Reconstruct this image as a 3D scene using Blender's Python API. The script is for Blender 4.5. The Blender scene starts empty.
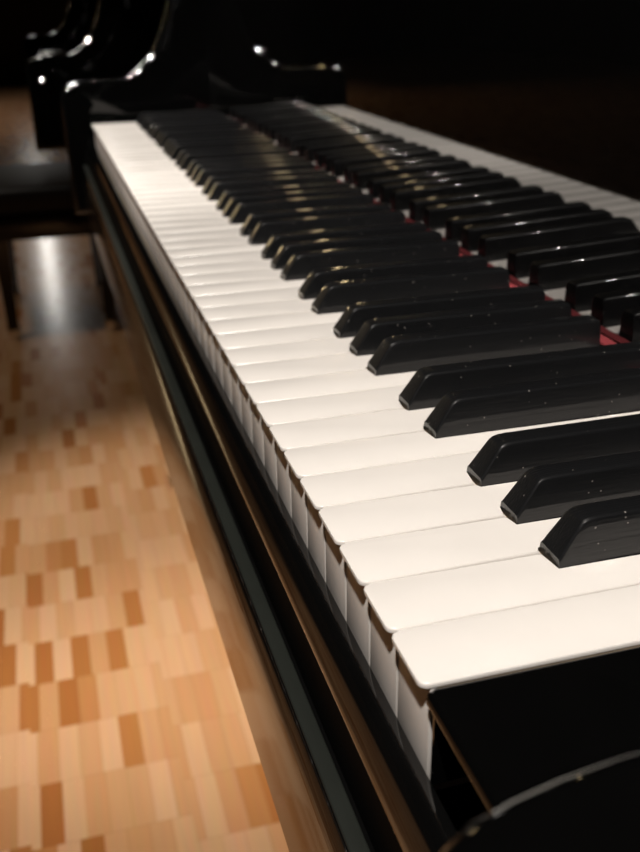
import bpy, bmesh, math, random
from mathutils import Vector, Matrix
random.seed(7)
sc = bpy.context.scene
col = sc.collection
R = math.radians

# ------------------------------------------------------------------ materials
def new_mat(name):
    m = bpy.data.materials.new(name); m.use_nodes = True
    nt = m.node_tree
    return m, nt, nt.nodes['Principled BSDF']

def plain(name, rgb, rough=.4, metal=0., ior=1.5, coat=0., spec=.5, emit=None, noise=0., scale=40., bump=0., stretch=None):
    m, nt, b = new_mat(name)
    b.inputs['Roughness'].default_value = rough
    b.inputs['Metallic'].default_value = metal
    b.inputs['IOR'].default_value = ior
    b.inputs['Coat Weight'].default_value = coat
    b.inputs['Coat Roughness'].default_value = .025
    b.inputs['Specular IOR Level'].default_value = spec
    tc = nt.nodes.new('ShaderNodeTexCoord')
    src = tc.outputs['Object']
    if stretch:
        mp = nt.nodes.new('ShaderNodeMapping'); mp.inputs['Scale'].default_value = stretch
        nt.links.new(src, mp.inputs['Vector']); src = mp.outputs['Vector']
    n = nt.nodes.new('ShaderNodeTexNoise'); n.inputs['Scale'].default_value = scale; n.inputs['Detail'].default_value = 4
    nt.links.new(src, n.inputs['Vector'])
    r = nt.nodes.new('ShaderNodeValToRGB')
    lo = [c * (1 - noise) for c in rgb]; hi = [min(1, c * (1 + noise)) for c in rgb]
    r.color_ramp.elements[0].position = .3; r.color_ramp.elements[1].position = .7
    r.color_ramp.elements[0].color = (*lo, 1); r.color_ramp.elements[1].color = (*hi, 1)
    nt.links.new(n.outputs['Fac'], r.inputs['Fac'])
    nt.links.new(r.outputs['Color'], b.inputs['Base Color'])
    if bump:
        bp = nt.nodes.new('ShaderNodeBump'); bp.inputs['Strength'].default_value = bump; bp.inputs['Distance'].default_value = .0005
        nt.links.new(n.outputs['Fac'], bp.inputs['Height']); nt.links.new(bp.outputs['Normal'], b.inputs['Normal'])
    return m

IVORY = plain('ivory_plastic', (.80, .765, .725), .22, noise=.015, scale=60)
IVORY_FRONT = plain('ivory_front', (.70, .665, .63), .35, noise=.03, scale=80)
KEY_WOOD = plain('key_wood', (.55, .42, .28), .6, noise=.15, scale=60)
GLOSS = plain('polished_black_lacquer', (.0018, .0018, .0018), .035, ior=1.5, noise=.1)
RAIL = plain('satin_black_rail', (.003, .003, .003), .11, ior=2.7, noise=.1)
MATTE = plain('matte_black_paint', (.0025, .0025, .0025), .6, spec=.02, noise=.1)
STRIP = plain('grey_reflection_strip', (.015, .017, .0145), .3, noise=.1)  # grey green of the ledge's reflection, put into the base colour
KEYBED = plain('polished_black_keybed', (.003, .003, .003), .045, ior=1.7, noise=.1)
SLIP = plain('satin_black_lacquer', (.003, .003, .003), .06, ior=1.8, noise=.1)
GLOSS_FB = plain('polished_black_fallboard', (.003, .003, .003), .03, ior=3., noise=.1)
CASE = plain('black_case_lacquer', (.004, .004, .004), .12, noise=.1)
FELT = plain('red_felt', (.20, .022, .028), .95, noise=.25, scale=900, bump=.3)
CHROME = plain('chrome', (.8, .8, .8), .15, metal=1.)
BRASS = plain('brass', (.75, .55, .25), .2, metal=1.)
LEATHER = plain('black_leather', (.004, .004, .0045), .5, spec=.3, noise=.2, scale=200, bump=.2)
BENCHWOOD = plain('black_bench_wood', (.004, .004, .004), .2, noise=.1)
WALLM = plain('dark_wood_panel', (.018, .011, .006), .5, noise=.3, scale=6, stretch=(8, 8, .6))
CEILM = plain('dark_ceiling_paint', (.012, .011, .010), .9, noise=.1, scale=8)
TRIM = plain('dark_trim', (.02, .012, .006), .4, noise=.2, scale=10)

# ebony sharps: satin black, fine grain along the key, specks of dust
def ebony():
    m, nt, b = new_mat('ebony')
    N = nt.nodes.new; L = nt.links.new
    tc = N('ShaderNodeTexCoord')
    mp = N('ShaderNodeMapping'); mp.inputs['Scale'].default_value = (60, 1500, 900)
    L(tc.outputs['Object'], mp.inputs['Vector'])
    n = N('ShaderNodeTexNoise'); n.inputs['Scale'].default_value = 1; n.inputs['Detail'].default_value = 3
    L(mp.outputs['Vector'], n.inputs['Vector'])
    v = N('ShaderNodeTexVoronoi'); v.inputs['Scale'].default_value = 330
    L(tc.outputs['Object'], v.inputs['Vector'])
    lt = N('ShaderNodeMath'); lt.operation = 'LESS_THAN'; lt.inputs[1].default_value = .11
    L(v.outputs['Distance'], lt.inputs[0])
    wn = N('ShaderNodeTexWhiteNoise'); L(v.outputs['Color'], wn.inputs['Vector'])
    g = N('ShaderNodeMath'); g.operation = 'GREATER_THAN'; g.inputs[1].default_value = .68
    L(wn.outputs['Value'], g.inputs[0])
    mu = N('ShaderNodeMath'); mu.operation = 'MULTIPLY'
    L(lt.outputs[0], mu.inputs[0]); L(g.outputs[0], mu.inputs[1])
    mx = N('ShaderNodeMix'); mx.data_type = 'RGBA'
    mx.inputs['A'].default_value = (.0064, .0067, .0074, 1); mx.inputs['B'].default_value = (.16, .15, .14, 1)
    L(mu.outputs[0], mx.inputs['Factor'])
    L(mx.outputs['Result'], b.inputs['Base Color'])
    b.inputs['Roughness'].default_value = .36
    b.inputs['IOR'].default_value = 1.5
    b.inputs['Coat Weight'].default_value = .6; b.inputs['Coat Roughness'].default_value = .025
    b.inputs['Specular IOR Level'].default_value = .22
    bp = N('ShaderNodeBump'); bp.inputs['Strength'].default_value = .6; bp.inputs['Distance'].default_value = .0003
    L(n.outputs['Fac'], bp.inputs['Height']); L(bp.outputs['Normal'], b.inputs['Normal'])
    return m
EBONY = ebony()

def parquet():
    m, nt, b = new_mat('parquet')
    N = nt.nodes.new; L = nt.links.new
    def math_(op, a, c=None):
        n = N('ShaderNodeMath'); n.operation = op
        for i, v in enumerate((a, c)):
            if v is None: continue
            if isinstance(v, (int, float)): n.inputs[i].default_value = v
            else: L(v, n.inputs[i])
        return n.outputs[0]
    tc = N('ShaderNodeTexCoord'); sp = N('ShaderNodeSeparateXYZ'); L(tc.outputs['Object'], sp.inputs[0])
    W, LEN = .026, .098
    grp = math_('FLOOR', math_('DIVIDE', sp.outputs['X'], W * 7))
    hg = N('ShaderNodeTexWhiteNoise'); hg.noise_dimensions = '1D'; L(grp, hg.inputs['W'])
    yy = math_('ADD', sp.outputs['Y'], math_('MULTIPLY', hg.outputs['Value'], LEN))
    row = math_('FLOOR', math_('DIVIDE', yy, LEN))
    hr = N('ShaderNodeTexWhiteNoise'); hr.noise_dimensions = '1D'; L(row, hr.inputs['W'])
    xo = math_('DIVIDE', math_('ADD', sp.outputs['X'], math_('MULTIPLY', hr.outputs['Value'], W)), W)
    cx = math_('FLOOR', xo)
    cb = N('ShaderNodeCombineXYZ'); L(row, cb.inputs[0]); L(cx, cb.inputs[1])
    wn = N('ShaderNodeTexWhiteNoise'); wn.noise_dimensions = '3D'; L(cb.outputs[0], wn.inputs['Vector'])
    ramp = N('ShaderNodeValToRGB'); e = ramp.color_ramp.elements
    e[0].position = 0; e[0].color = (.65, .38, .205, 1)
    e[1].position = 1; e[1].color = (.37, .135, .036, 1)
    for p_, c in ((.45, (.62, .35, .178)), (.62, (.55, .275, .12)), (.8, (.58, .315, .15)), (.86, (.46, .19, .06))):
        q = e.new(p_); q.color = (*c, 1)
    L(wn.outputs['Value'], ramp.inputs['Fac'])
    mp = N('ShaderNodeMapping'); mp.inputs['Scale'].default_value = (160, 9, 1); L(tc.outputs['Object'], mp.inputs['Vector'])
    ns = N('ShaderNodeTexNoise'); ns.inputs['Scale'].default_value = 1; ns.inputs['Detail'].default_value = 5; L(mp.outputs[0], ns.inputs['Vector'])
    mx = N('ShaderNodeMix'); mx.data_type = 'RGBA'; mx.blend_type = 'MULTIPLY'; mx.inputs['Factor'].default_value = .22
    L(ramp.outputs['Color'], mx.inputs['A']); L(ns.outputs['Color'], mx.inputs['B'])
    # joints
    fx = math_('FRACT', xo); fy = math_('FRACT', math_('DIVIDE', yy, LEN))
    ex = math_('LESS_THAN', math_('MINIMUM', fx, math_('SUBTRACT', 1, fx)), .02)
    ey = math_('LESS_THAN', math_('MINIMUM', fy, math_('SUBTRACT', 1, fy)), .006)
    j = math_('MULTIPLY', math_('MAXIMUM', ex, ey), .25)
    m2 = N('ShaderNodeMix'); m2.data_type = 'RGBA'; L(j, m2.inputs['Factor'])
    L(mx.outputs['Result'], m2.inputs['A']); m2.inputs['B'].default_value = (.16, .06, .02, 1)
    L(m2.outputs['Result'], b.inputs['Base Color'])
    b.inputs['Roughness'].default_value = .22
    b.inputs['Coat Weight'].default_value = .3; b.inputs['Coat Roughness'].default_value = .12
    return m
PARQUET = parquet()

# ------------------------------------------------------------------ mesh helpers
def finish(name, bm, mats, parent=None, loc=None, smooth=35):
    bmesh.ops.recalc_face_normals(bm, faces=bm.faces)
    me = bpy.data.meshes.new(name); bm.to_mesh(me); bm.free()
    for m in (mats if isinstance(mats, (list, tuple)) else [mats]): me.materials.append(m)
    if smooth:
        for p_ in me.polygons: p_.use_smooth = True
        me.set_sharp_from_angle(angle=R(smooth))
    o = bpy.data.objects.new(name, me); col.objects.link(o)
    if parent is not None: o.parent = parent
    if loc is not None: o.location = loc
    return o

def bm_box(bm, x0, x1, y0, y1, z0, z1, bevel=0., seg=2, mi=0):
    tmp = bmesh.new()
    bmesh.ops.create_cube(tmp, size=1)
    for v in tmp.verts:
        v.co = Vector((x0 + (v.co.x + .5) * (x1 - x0), y0 + (v.co.y + .5) * (y1 - y0), z0 + (v.co.z + .5) * (z1 - z0)))
    if bevel: bmesh.ops.bevel(tmp, geom=tmp.edges[:], offset=bevel, segments=seg, affect='EDGES', profile=.5)
    merge(bm, tmp, mi)

def merge(bm, tmp, mi=0):
    vm = {v: bm.verts.new(v.co) for v in tmp.verts}
    for f in tmp.faces:
        nf = bm.faces.new([vm[v] for v in f.verts]); nf.material_index = mi
    tmp.free()

def bm_prism(bm, pts, axis, a0, a1, bevel=0., seg=3, mi=0, which='caps'):
    """extrude a 2D outline; axis 'y': pts are (x,z); axis 'z': pts are (x,y). bevel rounds the rim of each end."""
    tmp = bmesh.new()
    def mk(p_, a): return (p_[0], a, p_[1]) if axis == 'y' else (p_[0], p_[1], a)
    A = [tmp.verts.new(mk(q, a0)) for q in pts]; B = [tmp.verts.new(mk(q, a1)) for q in pts]
    n = len(pts)
    fa = tmp.faces.new(A[::-1]); fb = tmp.faces.new(B)
    for i in range(n): tmp.faces.new((A[i], A[(i + 1) % n], B[(i + 1) % n], B[i]))
    if bevel:
        ed = []
        if which in ('caps', 'bottom'): ed += list(fa.edges)
        if which in ('caps', 'top'): ed += list(fb.edges)
        bmesh.ops.bevel(tmp, geom=list(set(ed)), offset=bevel, segments=seg, affect='EDGES', profile=.5, clamp_overlap=True)
    merge(bm, tmp, mi)

def bm_lathe(bm, prof, cx, cy, n=24, mi=0):
    rings = []
    for r, z in prof:
        rings.append([bm.verts.new((cx + r * math.cos(2 * math.pi * k / n), cy + r * math.sin(2 * math.pi * k / n), z)) for k in range(n)])
    for a, b_ in zip(rings, rings[1:]):
        for k in range(n):
            f = bm.faces.new((a[k], a[(k + 1) % n], b_[(k + 1) % n], b_[k])); f.material_index = mi
    bm.faces.new(rings[0][::-1]).material_index = mi; bm.faces.new(rings[-1]).material_index = mi

def empty(name, loc, label, cat, group=None):
    o = bpy.data.objects.new(name, None); col.objects.link(o); o.location = loc
    o.empty_display_size = .1
    o['label'] = label; o['category'] = cat
    if group: o['group'] = group
    return o

def arc(cx, cz, r, a0, a1, n=6):
    return [(cx + r * math.cos(R(a0 + (a1 - a0) * k / n)), cz + r * math.sin(R(a0 + (a1 - a0) * k / n))) for k in range(n + 1)]

# ------------------------------------------------------------------ setting
FLOOR = -.72
def struct(name, bm, m):
    o = finish(name, bm, m, smooth=None); o['kind'] = 'structure'; return o
RX0, RX1, RY0, RY1, CEIL = -5., 5.5, -4., 12., 2.55
b = bmesh.new(); bm_box(b, RX0, RX1, RY0, RY1, FLOOR - .1, FLOOR); struct('floor', b, PARQUET)
b = bmesh.new(); bm_box(b, RX0, RX1, RY0, RY1, CEIL, CEIL + .1); struct('ceiling', b, CEILM)
b = bmesh.new(); bm_box(b, RX0 - .1, RX0, RY0, RY1, FLOOR - .1, CEIL + .1); struct('wall_left', b, WALLM)
b = bmesh.new(); bm_box(b, RX1, RX1 + .1, RY0, RY1, FLOOR - .1, CEIL + .1); struct('wall_right', b, WALLM)
b = bmesh.new(); bm_box(b, RX0 - .1, RX1 + .1, RY1, RY1 + .1, FLOOR - .1, CEIL + .1); struct('wall_back', b, WALLM)
b = bmesh.new(); bm_box(b, RX0 - .1, RX1 + .1, RY0 - .1, RY0, FLOOR - .1, CEIL + .1); struct('wall_front', b, WALLM)
b = bmesh.new(); bm_box(b, RX0, RX1, RY1 - .02, RY1, FLOOR, FLOOR + .1, .004); struct('baseboard_back', b, TRIM)
b = bmesh.new(); bm_box(b, RX0, RX0 + .02, RY0, RY1, FLOOR, FLOOR + .1, .004); struct('baseboard_left', b, TRIM)

# ------------------------------------------------------------------ piano dimensions (x: away from the player, y: treble to bass, z: up; 0,0,0 = front right corner of the top key)
W = .0235
NW = 52
KEYLEN = NW * W
XB, XE = .0586, .1715          # sharps: front foot, back end
XF = .1738                      # felt
XFB = .1803                      # fallboard face
BW, TW, BH = .0124, .0094, .0145
ARM_IN, ARM_W = .0760, .050
BLACKS = {'C': .0210, 'D': .0495, 'F': .0905, 'G': .1175, 'A': .1445}   # centre of the sharp after that note, from C's bass edge
black_centres = []
for n in range(8):
    for k, c in BLACKS.items():
        y = W + 7 * W * (n + 1) - c
        if y < KEYLEN - W * .5: black_centres.append(y)
black_centres.sort()

def white_outline(i):
    g = .0004
    y0, y1 = i * W + g, (i + 1) * W - g
    lo, hi = y0, y1
    for c in black_centres:
        if abs(c - i * W) < .011: lo = max(lo, c + BW / 2 + .0007)
        if abs(c - (i + 1) * W) < .011: hi = min(hi, c - BW / 2 - .0007)
    r = .0026
    pts = []
    # front edge with rounded corners
    for k in range(6):
        a = R(180 + 90 * k / 5); pts.append((r + r * math.cos(a), y0 + r + r * math.sin(a)))
    if lo > y0: pts += [(XB - .0008, y0), (XB - .0008, lo)]
    pts += [(XF + .02, lo), (XF + .02, hi)]
    if hi < y1: pts += [(XB - .0008, hi), (XB - .0008, y1)]
    for k in range(6):
        a = R(90 + 90 * k / 5); pts.append((r + r * math.cos(a), y1 - r + r * math.sin(a)))
    return pts, lo, hi, y0, y1

def white_key(i, parent):
    pts, lo, hi, y0, y1 = white_outline(i)
    bm = bmesh.new()
    bm_prism(bm, pts, 'z', -.0014, 0., .0006, 3, 0, 'top')
    # wooden stick below, set back behind the lip
    body = [(.0047, y0 + .0002), (XB, y0 + .0002), (XB, lo + .0002), (XF + .02, lo + .0002), (XF + .02, hi - .0002), (XB, hi - .0002), (XB, y1 - .0002), (.0047, y1 - .0002)]
    out = []
    for q in body:
        if not out or (abs(q[0] - out[-1][0]) > 1e-6 or abs(q[1] - out[-1][1]) > 1e-6): out.append(q)
    bm_prism(bm, out, 'z', -.036, -.00142, 0, mi=1)
    o = finish('white_key', bm, [IVORY, KEY_WOOD], parent)
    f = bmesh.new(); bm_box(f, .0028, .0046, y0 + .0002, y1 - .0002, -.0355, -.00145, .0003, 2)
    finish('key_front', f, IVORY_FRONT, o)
    return o

def black_key(y, parent):
    """one sharp: raked front with a small upright foot, tapering sides"""
    tmp = bmesh.new()
    hb, ht = BW / 2, TW / 2
    # along the key: (x, z of the ridge), the section is a trapezoid with rounded shoulders
    prof = [(XB, .0026), (XB + .0006, .0035), (XB + .0062, .0118), (XB + .0072, .0131), (XB + .0084, .0139), (XB + .0100, .0143), (XB + .0125, BH), (XE - .0020, BH), (XE - .0008, .0138), (XE - .0002, .0125), (XE, .0030)]
    rings = []
    for x, z in prof:
        w = hb + (ht - hb) * (z / BH)
        r = min(.0015, z * .4)
        half = [(hb, -.008), (hb - .0002, .0008)]
        sh = []
        for k in range(5):
            t = R(90 * k / 4)
            sh.append((w - r + r * math.cos(t), z - r + r * math.sin(t)))
        right = half + sh
        pts = right + [(-u, v) for u, v in right[::-1]]
        rings.append([tmp.verts.new((x, y - u, v)) for u, v in pts])
    n = len(rings[0])
    for a, c in zip(rings, rings[1:]):
        for k in range(n): tmp.faces.new((a[k], a[(k + 1) % n], c[(k + 1) % n], c[k]))
    tmp.faces.new(rings[0]); tmp.faces.new(rings[-1][::-1])
    bm = bmesh.new(); merge(bm, tmp)
    return finish('black_key', bm, EBONY, parent, smooth=32)

# silhouette of an arm seen from the side, (x, z)
ARM = [(-.034, -.137), (-.034, .026), (-.0325, .0345), (-.0295, .0398), (-.025, .0435), (-.018, .0463), (-.010, .0483), (0, .0497), (.018, .0505),
       (.036, .0507), (.050, .0520), (.060, .0542), (.069, .0575), (.078, .0625), (.088, .0705), (.098, .0815), (.107, .0955), (.115, .112), (.122, .130),
       (.1275, .147), (.132, .163), (.136, .180), (.1405, .196), (.148, .210), (.158, .219), (.172, .2245), (.19, .226), (.34, .226), (.34, -.137)]

def offset_poly(pts, d):
    n = len(pts); out = []
    A = sum(pts[i][0] * pts[(i + 1) % n][1] - pts[(i + 1) % n][0] * pts[i][1] for i in range(n))
    s = 1 if A > 0 else -1
    for i in range(n):
        p0, p1, p2 = Vector(pts[i - 1]), Vector(pts[i]), Vector(pts[(i + 1) % n])
        a = (p1 - p0).normalized(); c = (p2 - p1).normalized()
        na = Vector((-a.y, a.x)) * s; nc = Vector((-c.y, c.x)) * s
        m = (na + nc).normalized(); k = max(.5, m.dot(na))
        out.append(tuple(p1 + m * (d / k)))
    return out

def bm_loft_arm(bm, y0, y1, r, n=7):
    rings = []
    st = [(r * (1 - math.sin(R(90 * k / n))), y0 + r * (1 - math.cos(R(90 * k / n)))) for k in range(n + 1)]
    st += [(d, y1 - (y - y0)) for d, y in st[::-1]]
    for d, y in st:
        rings.append([bm.verts.new((x, y, z)) for x, z in offset_poly(ARM, d)])
    N_ = len(ARM)
    for a, c in zip(rings, rings[1:]):
        for i in range(N_): bm.faces.new((a[i], a[(i + 1) % N_], c[(i + 1) % N_], c[i]))
    bm.faces.new(rings[0]); bm.faces.new(rings[-1][::-1])

def piano(loc, label, open_keys):
    P = empty('grand_piano', loc, label, 'piano')
    ys = -ARM_IN - ARM_W; ye = KEYLEN + ARM_IN + ARM_W
    # arms
    for a0, a1 in ((ys, -ARM_IN), (KEYLEN + ARM_IN, ye)):
        bm = bmesh.new(); bm_loft_arm(bm, a0, a1, .0058)
        finish('arm', bm, GLOSS, P, smooth=30)
    # keybed with the front rail that the keyslip stands on
    bm = bmesh.new()
    prof = [(-.0189, -.126)] + [tuple((1 - t / 10) ** 2 * a + 2 * t / 10 * (1 - t / 10) * c + (t / 10) ** 2 * e for a, c, e in ((-.0189, -.0187, -.0150), (-.106, -.072, -.067))) for t in range(11)] + [(.34, -.067), (.34, -.137), (-.0080, -.137), (-.0160, -.129)]
    bm_prism(bm, prof, 'y', -ARM_IN + .0002, KEYLEN + ARM_IN - .0002)
    for f in bm.faces:
        c = f.calc_center_median()
        if c.x < -.0172 and c.z < -.070: f.material_index = 1
    finish('keybed', bm, [KEYBED, RAIL], P, smooth=30)
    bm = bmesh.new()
    bm_box(bm, -.0143, -.0084, -ARM_IN + .0004, KEYLEN + ARM_IN - .0004, -.0669, -.0656, .0007, 3)  # added strip that carries the ledge's grey reflection as its own colour
    t_ = finish('reflection_strip', bm, STRIP, P, smooth=30); t_['label'] = 'grey green strip standing for a reflection along the key rail'
    # keyslip
    bm = bmesh.new()
    prof = [(-.0070, -.0668)]
    P0, P1, P2 = (-.0070, -.044), (-.0068, -.0362), (-.0017, -.0290)
    for k in range(13):
        t = k / 12
        prof.append(tuple((1 - t) ** 2 * P0[i] + 2 * t * (1 - t) * P1[i] + t * t * P2[i] for i in (0, 1)))
    prof += [(-.0015, -.02875), (-.0011, -.0286), (-.0006, -.0285), (.0021, -.0285), (.0024, -.0288), (.0024, -.0668)]
    bm_prism(bm, prof, 'y', -ARM_IN + .0004, KEYLEN + ARM_IN - .0004)
    for f in bm.faces:
        c = f.calc_center_median()
        if c.x < -.006 and c.z < -.046: f.material_index = 1
    finish('keyslip', bm, [SLIP, MATTE], P, smooth=30)
    # key blocks at both ends
    for y0, y1 in ((-ARM_IN + .0004, -.0008), (KEYLEN + .0008, KEYLEN + ARM_IN - .0004)):
        bm = bmesh.new()
        prof = [(.0140, -.031), (.0016, -.0046)] + [(.0034 - .0024 * math.cos(R(f)), -.0044 + .0036 * math.sin(R(f))) for f in range(0, 91, 9)] + [(XFB - .001, -.0008), (XFB - .001, -.031)]
        bm_prism(bm, prof, 'y', y0, y1, .0006, 2)
        q0, q1 = (y1 - .0011, y1) if y1 < .1 else (y0, y0 + .0011)
        bm_prism(bm, [(.0032, -.031), (.0032, -.0030), (.02, -.0030), (.02, -.031)], 'y', q0, q1)
        finish('key_block', bm, GLOSS, P, smooth=30)
    if open_keys:
        for i in range(NW): white_key(i, P)
        for y in black_centres: black_key(y, P)
        bm = bmesh.new(); bm_box(bm, XF, XF + .0065, .0002, KEYLEN - .0002, .0004, .0024, .0007, 2)
        finish('felt_strip', bm, FELT, P)
        bm = bmesh.new()
        tl = math.tan(R(1.5))
        prof = [(XFB, .0030), (XFB + .0006, .0026), (XFB + .020, .0026), (XFB + .030, .165), (XFB + .027, .171), (XFB + .019, .174), (XFB + .004, .171), (XFB - .160 * tl, .164)]
        bm_prism(bm, prof, 'y', -ARM_IN + .001, KEYLEN + ARM_IN - .001)
        finish('fallboard', bm, GLOSS_FB, P, smooth=25)
    else:
        bm = bmesh.new()
        prof = [(.002, .002), (.0015, .012), (.004, .018), (.010, .021), (.12, .029), (.150, .040), (.172, .075), (.186, .120), (.196, .170), (.21, .170), (.21, .002)]
        bm_prism(bm, prof, 'y', -ARM_IN + .001, KEYLEN + ARM_IN - .001)
        finish('fallboard', bm, GLOSS, P, smooth=40)
    # body: curved rim, lid, music desk
    L = 1.62
    def outline(inset=0.):
        pts = [(.34, ys + inset), (.60, ys + inset)]
        for k in range(1, 13):
            t = k / 12
            x = .60 + t * (L - .60)
            y = ys + inset + (ye - ys) * .52 * (t * t * (3 - 2 * t))
            pts.append((x, y))
        cy0 = pts[-1][1]; cy1 = ye - inset
        r = (cy1 - cy0) / 2
        for k in range(1, 8):
            a = R(-90 + 180 * k / 8); pts.append((L + r * .55 * math.cos(a), (cy0 + cy1) / 2 + r * math.sin(a)))
        pts += [(L, cy1), (.34, cy1)]
        return pts
    bm = bmesh.new(); bm_prism(bm, outline(), 'z', -.137, .226)
    finish('rim', bm, CASE, P, smooth=30)
    bm = bmesh.new(); bm_box(bm, XFB + .0315, .34, -ARM_IN + .001, KEYLEN + ARM_IN - .001, .0, .2255, .003)
    finish('name_board', bm, CASE, P)
    bm = bmesh.new()
    lid = [(.24, ys - .006)] + [(x, y - (.006 if y < 1 else -.006)) for x, y in outline()][1:-1] + [(.24, ye + .006)]
    bm_prism(bm, lid, 'z', .2268, .244, .002, 2)
    finish('lid', bm, CASE, P, smooth=30)
    # legs
    for x, y in ((.22, ys + .16), (.22, ye - .16), (1.55, KEYLEN * .72)):
        lg = bmesh.new()
        tmp = bmesh.new(); bmesh.ops.create_cube(tmp, size=1)
        for v in tmp.verts:
            top = v.co.z > 0; h = .058 if top else .036
            v.co = Vector((x + (h if v.co.x > 0 else -h), y + (h if v.co.y > 0 else -h), -.1372 if top else FLOOR + .065 - loc[2]))
        bmesh.ops.bevel(tmp, geom=tmp.edges[:], offset=.004, segments=2, affect='EDGES')
        merge(lg, tmp)
        lo = finish('leg', lg, CASE, P)
        cb = bmesh.new()
        f = FLOOR - loc[2]
        bm_lathe(cb, [(.026, f + .0648), (.026, f + .055), (.014, f + .05), (.014, f + .042), (.024, f + .040), (.0265, f + .022), (.022, f + .004), (.012, f + .0002)], x, y)
        finish('caster', cb, BRASS, lo)
    # pedal lyre
    ly = bmesh.new()
    f = FLOOR - loc[2]; cy = KEYLEN / 2
    bm_box(ly, .30, .36, cy - .14, cy + .14, -.160, -.1372, .003)
    for s in (-1, 1): bm_box(ly, .315, .345, cy + s * .085 - .014, cy + s * .085 + .014, f + .14, -.160, .004)
    bm_box(ly, .28, .38, cy - .12, cy + .12, f + .07, f + .14, .005)
    lyo = finish('pedal_lyre', ly, CASE, P)
    for s in (-1, 0, 1):
        pb = bmesh.new(); bm_box(pb, .17, .30, cy + s * .07 - .013, cy + s * .07 + .013, f + .085, f + .097, .005, 3)
        finish('pedal', pb, BRASS, lyo)
    return P

PIANO_A = piano((0, 0, 0), 'black lacquered grand piano with its full keyboard open across the foreground', True)
PIANO_B = piano((-.045, 2.13, 0), 'black grand piano with closed fallboard behind the far end of the open keyboard', False)

# added metal buttons that stand in for bright highlights on the arms
def add_glint(P, world, lamp, r=.0045, mat=CHROME):
    w = Vector(world); v = (Vector((-.0735, -.1727, .155)) - w).normalized(); l = (Vector(lamp) - w).normalized()
    h = (v + l).normalized()
    bm = bmesh.new()
    bm_lathe(bm, [(r, -.004), (r, 0.), (r * .85, .00022), (r * .6, .00046), (r * .3, .00062), (r * .05, .00066)], 0, 0, 24)
    o = finish('glint_stud', bm, mat, P, smooth=40)
    o.rotation_mode = 'QUATERNION'; o.rotation_quaternion = h.to_track_quat('Z', 'Y'); o.location = w - P.location
    return o
LA, LB = (-2.2, .95, 2.3), (-2.25, 1.65, 2.3)  # positions of the added glint spots
add_glint(PIANO_A, (.0970, 1.2990, .0795), LA, .006); add_glint(PIANO_A, (.0766, 1.2990, .0600), LA, .004)
add_glint(PIANO_A, (-.020, 1.2990, .0450), LA, .0045)
add_glint(PIANO_B, (-.0500, 2.0036, .0060), LB, .006); add_glint(PIANO_B, (.0530, 2.0055, .0800), LB, .007)

# ------------------------------------------------------------------ bench of the second piano
B = empty('piano_bench', (-.072, 2.72, FLOOR), 'black leather piano bench with square legs standing on the parquet', 'bench')
hx, hy, H = .165, .22, .425
bm = bmesh.new(); bm_box(bm, -hx, hx, -hy, hy, H - .072, H, .022, 4); finish('seat', bm, LEATHER, B)
bm = bmesh.new(); bm_box(bm, -hx + .006, hx - .006, -hy + .006, hy - .006, H - .140, H - .0715, .003); finish('apron', bm, BENCHWOOD, B)
for sx in (-1, 1):
    for sy in (-1, 1):
        x, y = sx * (hx - .03), sy * (hy - .03)
        tmp = bmesh.new(); bmesh.ops.create_cube(tmp, size=1)
        for v in tmp.verts:
            h = .021 if v.co.z > 0 else .014
            v.co = Vector((x + (h if v.co.x > 0 else -h), y + (h if v.co.y > 0 else -h), H - .1395 if v.co.z > 0 else .034))
        bmesh.ops.bevel(tmp, geom=tmp.edges[:], offset=.002, segments=2, affect='EDGES')
        lb = bmesh.new(); merge(lb, tmp); lo = finish('leg', lb, BENCHWOOD, B)
        fb = bmesh.new(); bm_lathe(fb, [(.019, .0345), (.02, .02), (.017, .006), (.013, .0)], x, y, 20)
        finish('foot_cap', fb, CHROME, lo)

# ------------------------------------------------------------------ lights
def spot(loc, target, power, size, radius, color=(1, .86, .70), blend=.6):  # shared by the ceiling spots and the added fill and glint spots
    d = bpy.data.lights.new('spot_light', 'SPOT'); d.energy = power; d.spot_size = R(size); d.spot_blend = blend
    d.shadow_soft_size = radius; d.color = color
    o = bpy.data.objects.new('spot_light', d); col.objects.link(o); o.location = loc
    o.rotation_euler = (Vector(target) - Vector(loc)).to_track_quat('-Z', 'Y').to_euler()
    return o
def area(loc, target, power, sx, sy, color=(1, .9, .8)):  # shared by the far window and the warm strip lamp
    d = bpy.data.lights.new('area_light', 'AREA'); d.shape = 'RECTANGLE'; d.size = sx; d.size_y = sy; d.energy = power; d.color = color
    o = bpy.data.objects.new('area_light', d); col.objects.link(o); o.location = loc
    o.rotation_euler = (Vector(target) - Vector(loc)).to_track_quat('-Z', 'Y').to_euler()
    return o
def bulb(loc, power, radius, color=(1, .72, .38)):
    d = bpy.data.lights.new('wall_lamp', 'POINT'); d.energy = power; d.shadow_soft_size = radius; d.color = color
    o = bpy.data.objects.new('wall_lamp', d); col.objects.link(o); o.location = loc
    return o
WARM = (1, .925, .85)
spot((-.60, -.85, 2.45), (-.06, .12, 0), 390, 27, .05, WARM, .6)
spot((-.60, .45, 2.45), (-.05, 1.05, 0), 400, 24, .05, WARM, .8)
spot((-1.6, .9, 2.4), (-1.6, .9, FLOOR), 170, 44, .1, (1, .88, .74), .5)  # added fill: lights the floor that the keyslip mirrors
spot((-.9, 2.2, 2.4), (-.35, 2.2, FLOOR), 60, 44, .15, (1, .88, .74), 1.)  # added fill for the floor around the bench
spot((-.9, 4.6, 2.4), (-.35, 4.4, FLOOR), 90, 60, .15, (1, .88, .74), 1.)  # added fill for the floor beyond the bench
spot((-1.2, 8.5, 2.4), (-.5, 8.5, FLOOR), 125, 80, .15, (1, .86, .74), 1.)  # added fill for the farthest floor
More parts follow.
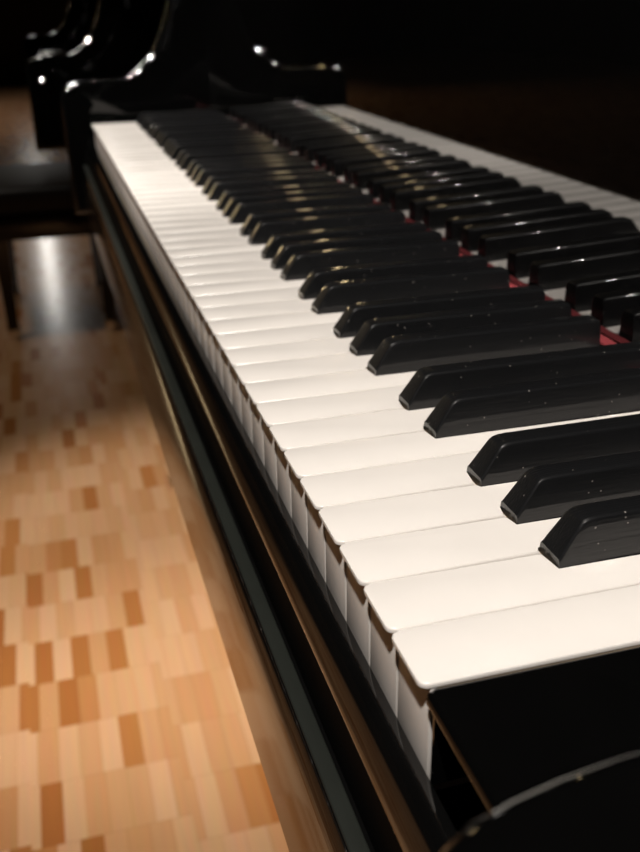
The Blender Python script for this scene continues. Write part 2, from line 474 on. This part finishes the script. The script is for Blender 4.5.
area((-.13, 11.6, 1.25), (-.13, 0, 1.0), 4.5, .14, 1.5, (1, .95, .88))  # unseen window at the far end, mirrored in the floor
GLINT_SPOT_A, GLINT_SPOT_B = Vector((-2.2, .95, 2.3)), Vector((-2.25, 1.65, 2.3))
spot(GLINT_SPOT_A, (.04, 1.33, .07), 300, 4.6, .03, (1, .96, .92), .2)  # added narrow spot, only to make the near piano's buttons glint
spot(GLINT_SPOT_B, (.0, 2.02, .05), 420, 5, .03, (1, .90, .78), .2)  # added narrow spot for glints on the second piano's arm
area((-2.06, 8., 1.5), (.1, .6, 0), 8, .04, 1.3, (1, .74, .40))  # unseen warm strip lamp, mirrored in the sharps

w = bpy.data.worlds.new('dim_room'); sc.world = w; w.use_nodes = True
w.node_tree.nodes['Background'].inputs[0].default_value = (1, .8, .6, 1)
w.node_tree.nodes['Background'].inputs[1].default_value = .004

# ------------------------------------------------------------------ camera (solved from the key edges)
cam = bpy.data.cameras.new('camera'); co = bpy.data.objects.new('camera', cam); col.objects.link(co)
yaw, pit, rol, fpx = .274879, .424707, -.015404, 948.99
F = Vector((math.sin(yaw) * math.cos(pit), math.cos(yaw) * math.cos(pit), -math.sin(pit)))
r0 = F.cross(Vector((0, 0, 1))).normalized(); u0 = r0.cross(F)
r1 = math.cos(rol) * r0 + math.sin(rol) * u0; u1 = -math.sin(rol) * r0 + math.cos(rol) * u0
M = Matrix((r1, u1, -F)).transposed().to_4x4(); M.translation = Vector((-.073508, -.172704, .155059))
co.matrix_world = M
cam.sensor_fit = 'VERTICAL'; cam.sensor_height = 24.; cam.lens = fpx / 852 * 24.
cam.clip_start = .01; cam.clip_end = 60
cam.dof.use_dof = True; cam.dof.focus_distance = .31; cam.dof.aperture_fstop = 10.5; cam.dof.aperture_blades = 0
sc.camera = co
sc.view_settings.view_transform = 'Standard'
sc.view_settings.look = 'None'
sc.view_settings.exposure = 0.
sc.cycles.max_bounces = 8
sc.cycles.sample_clamp_indirect = 0.
sc.cycles.blur_glossy = .2
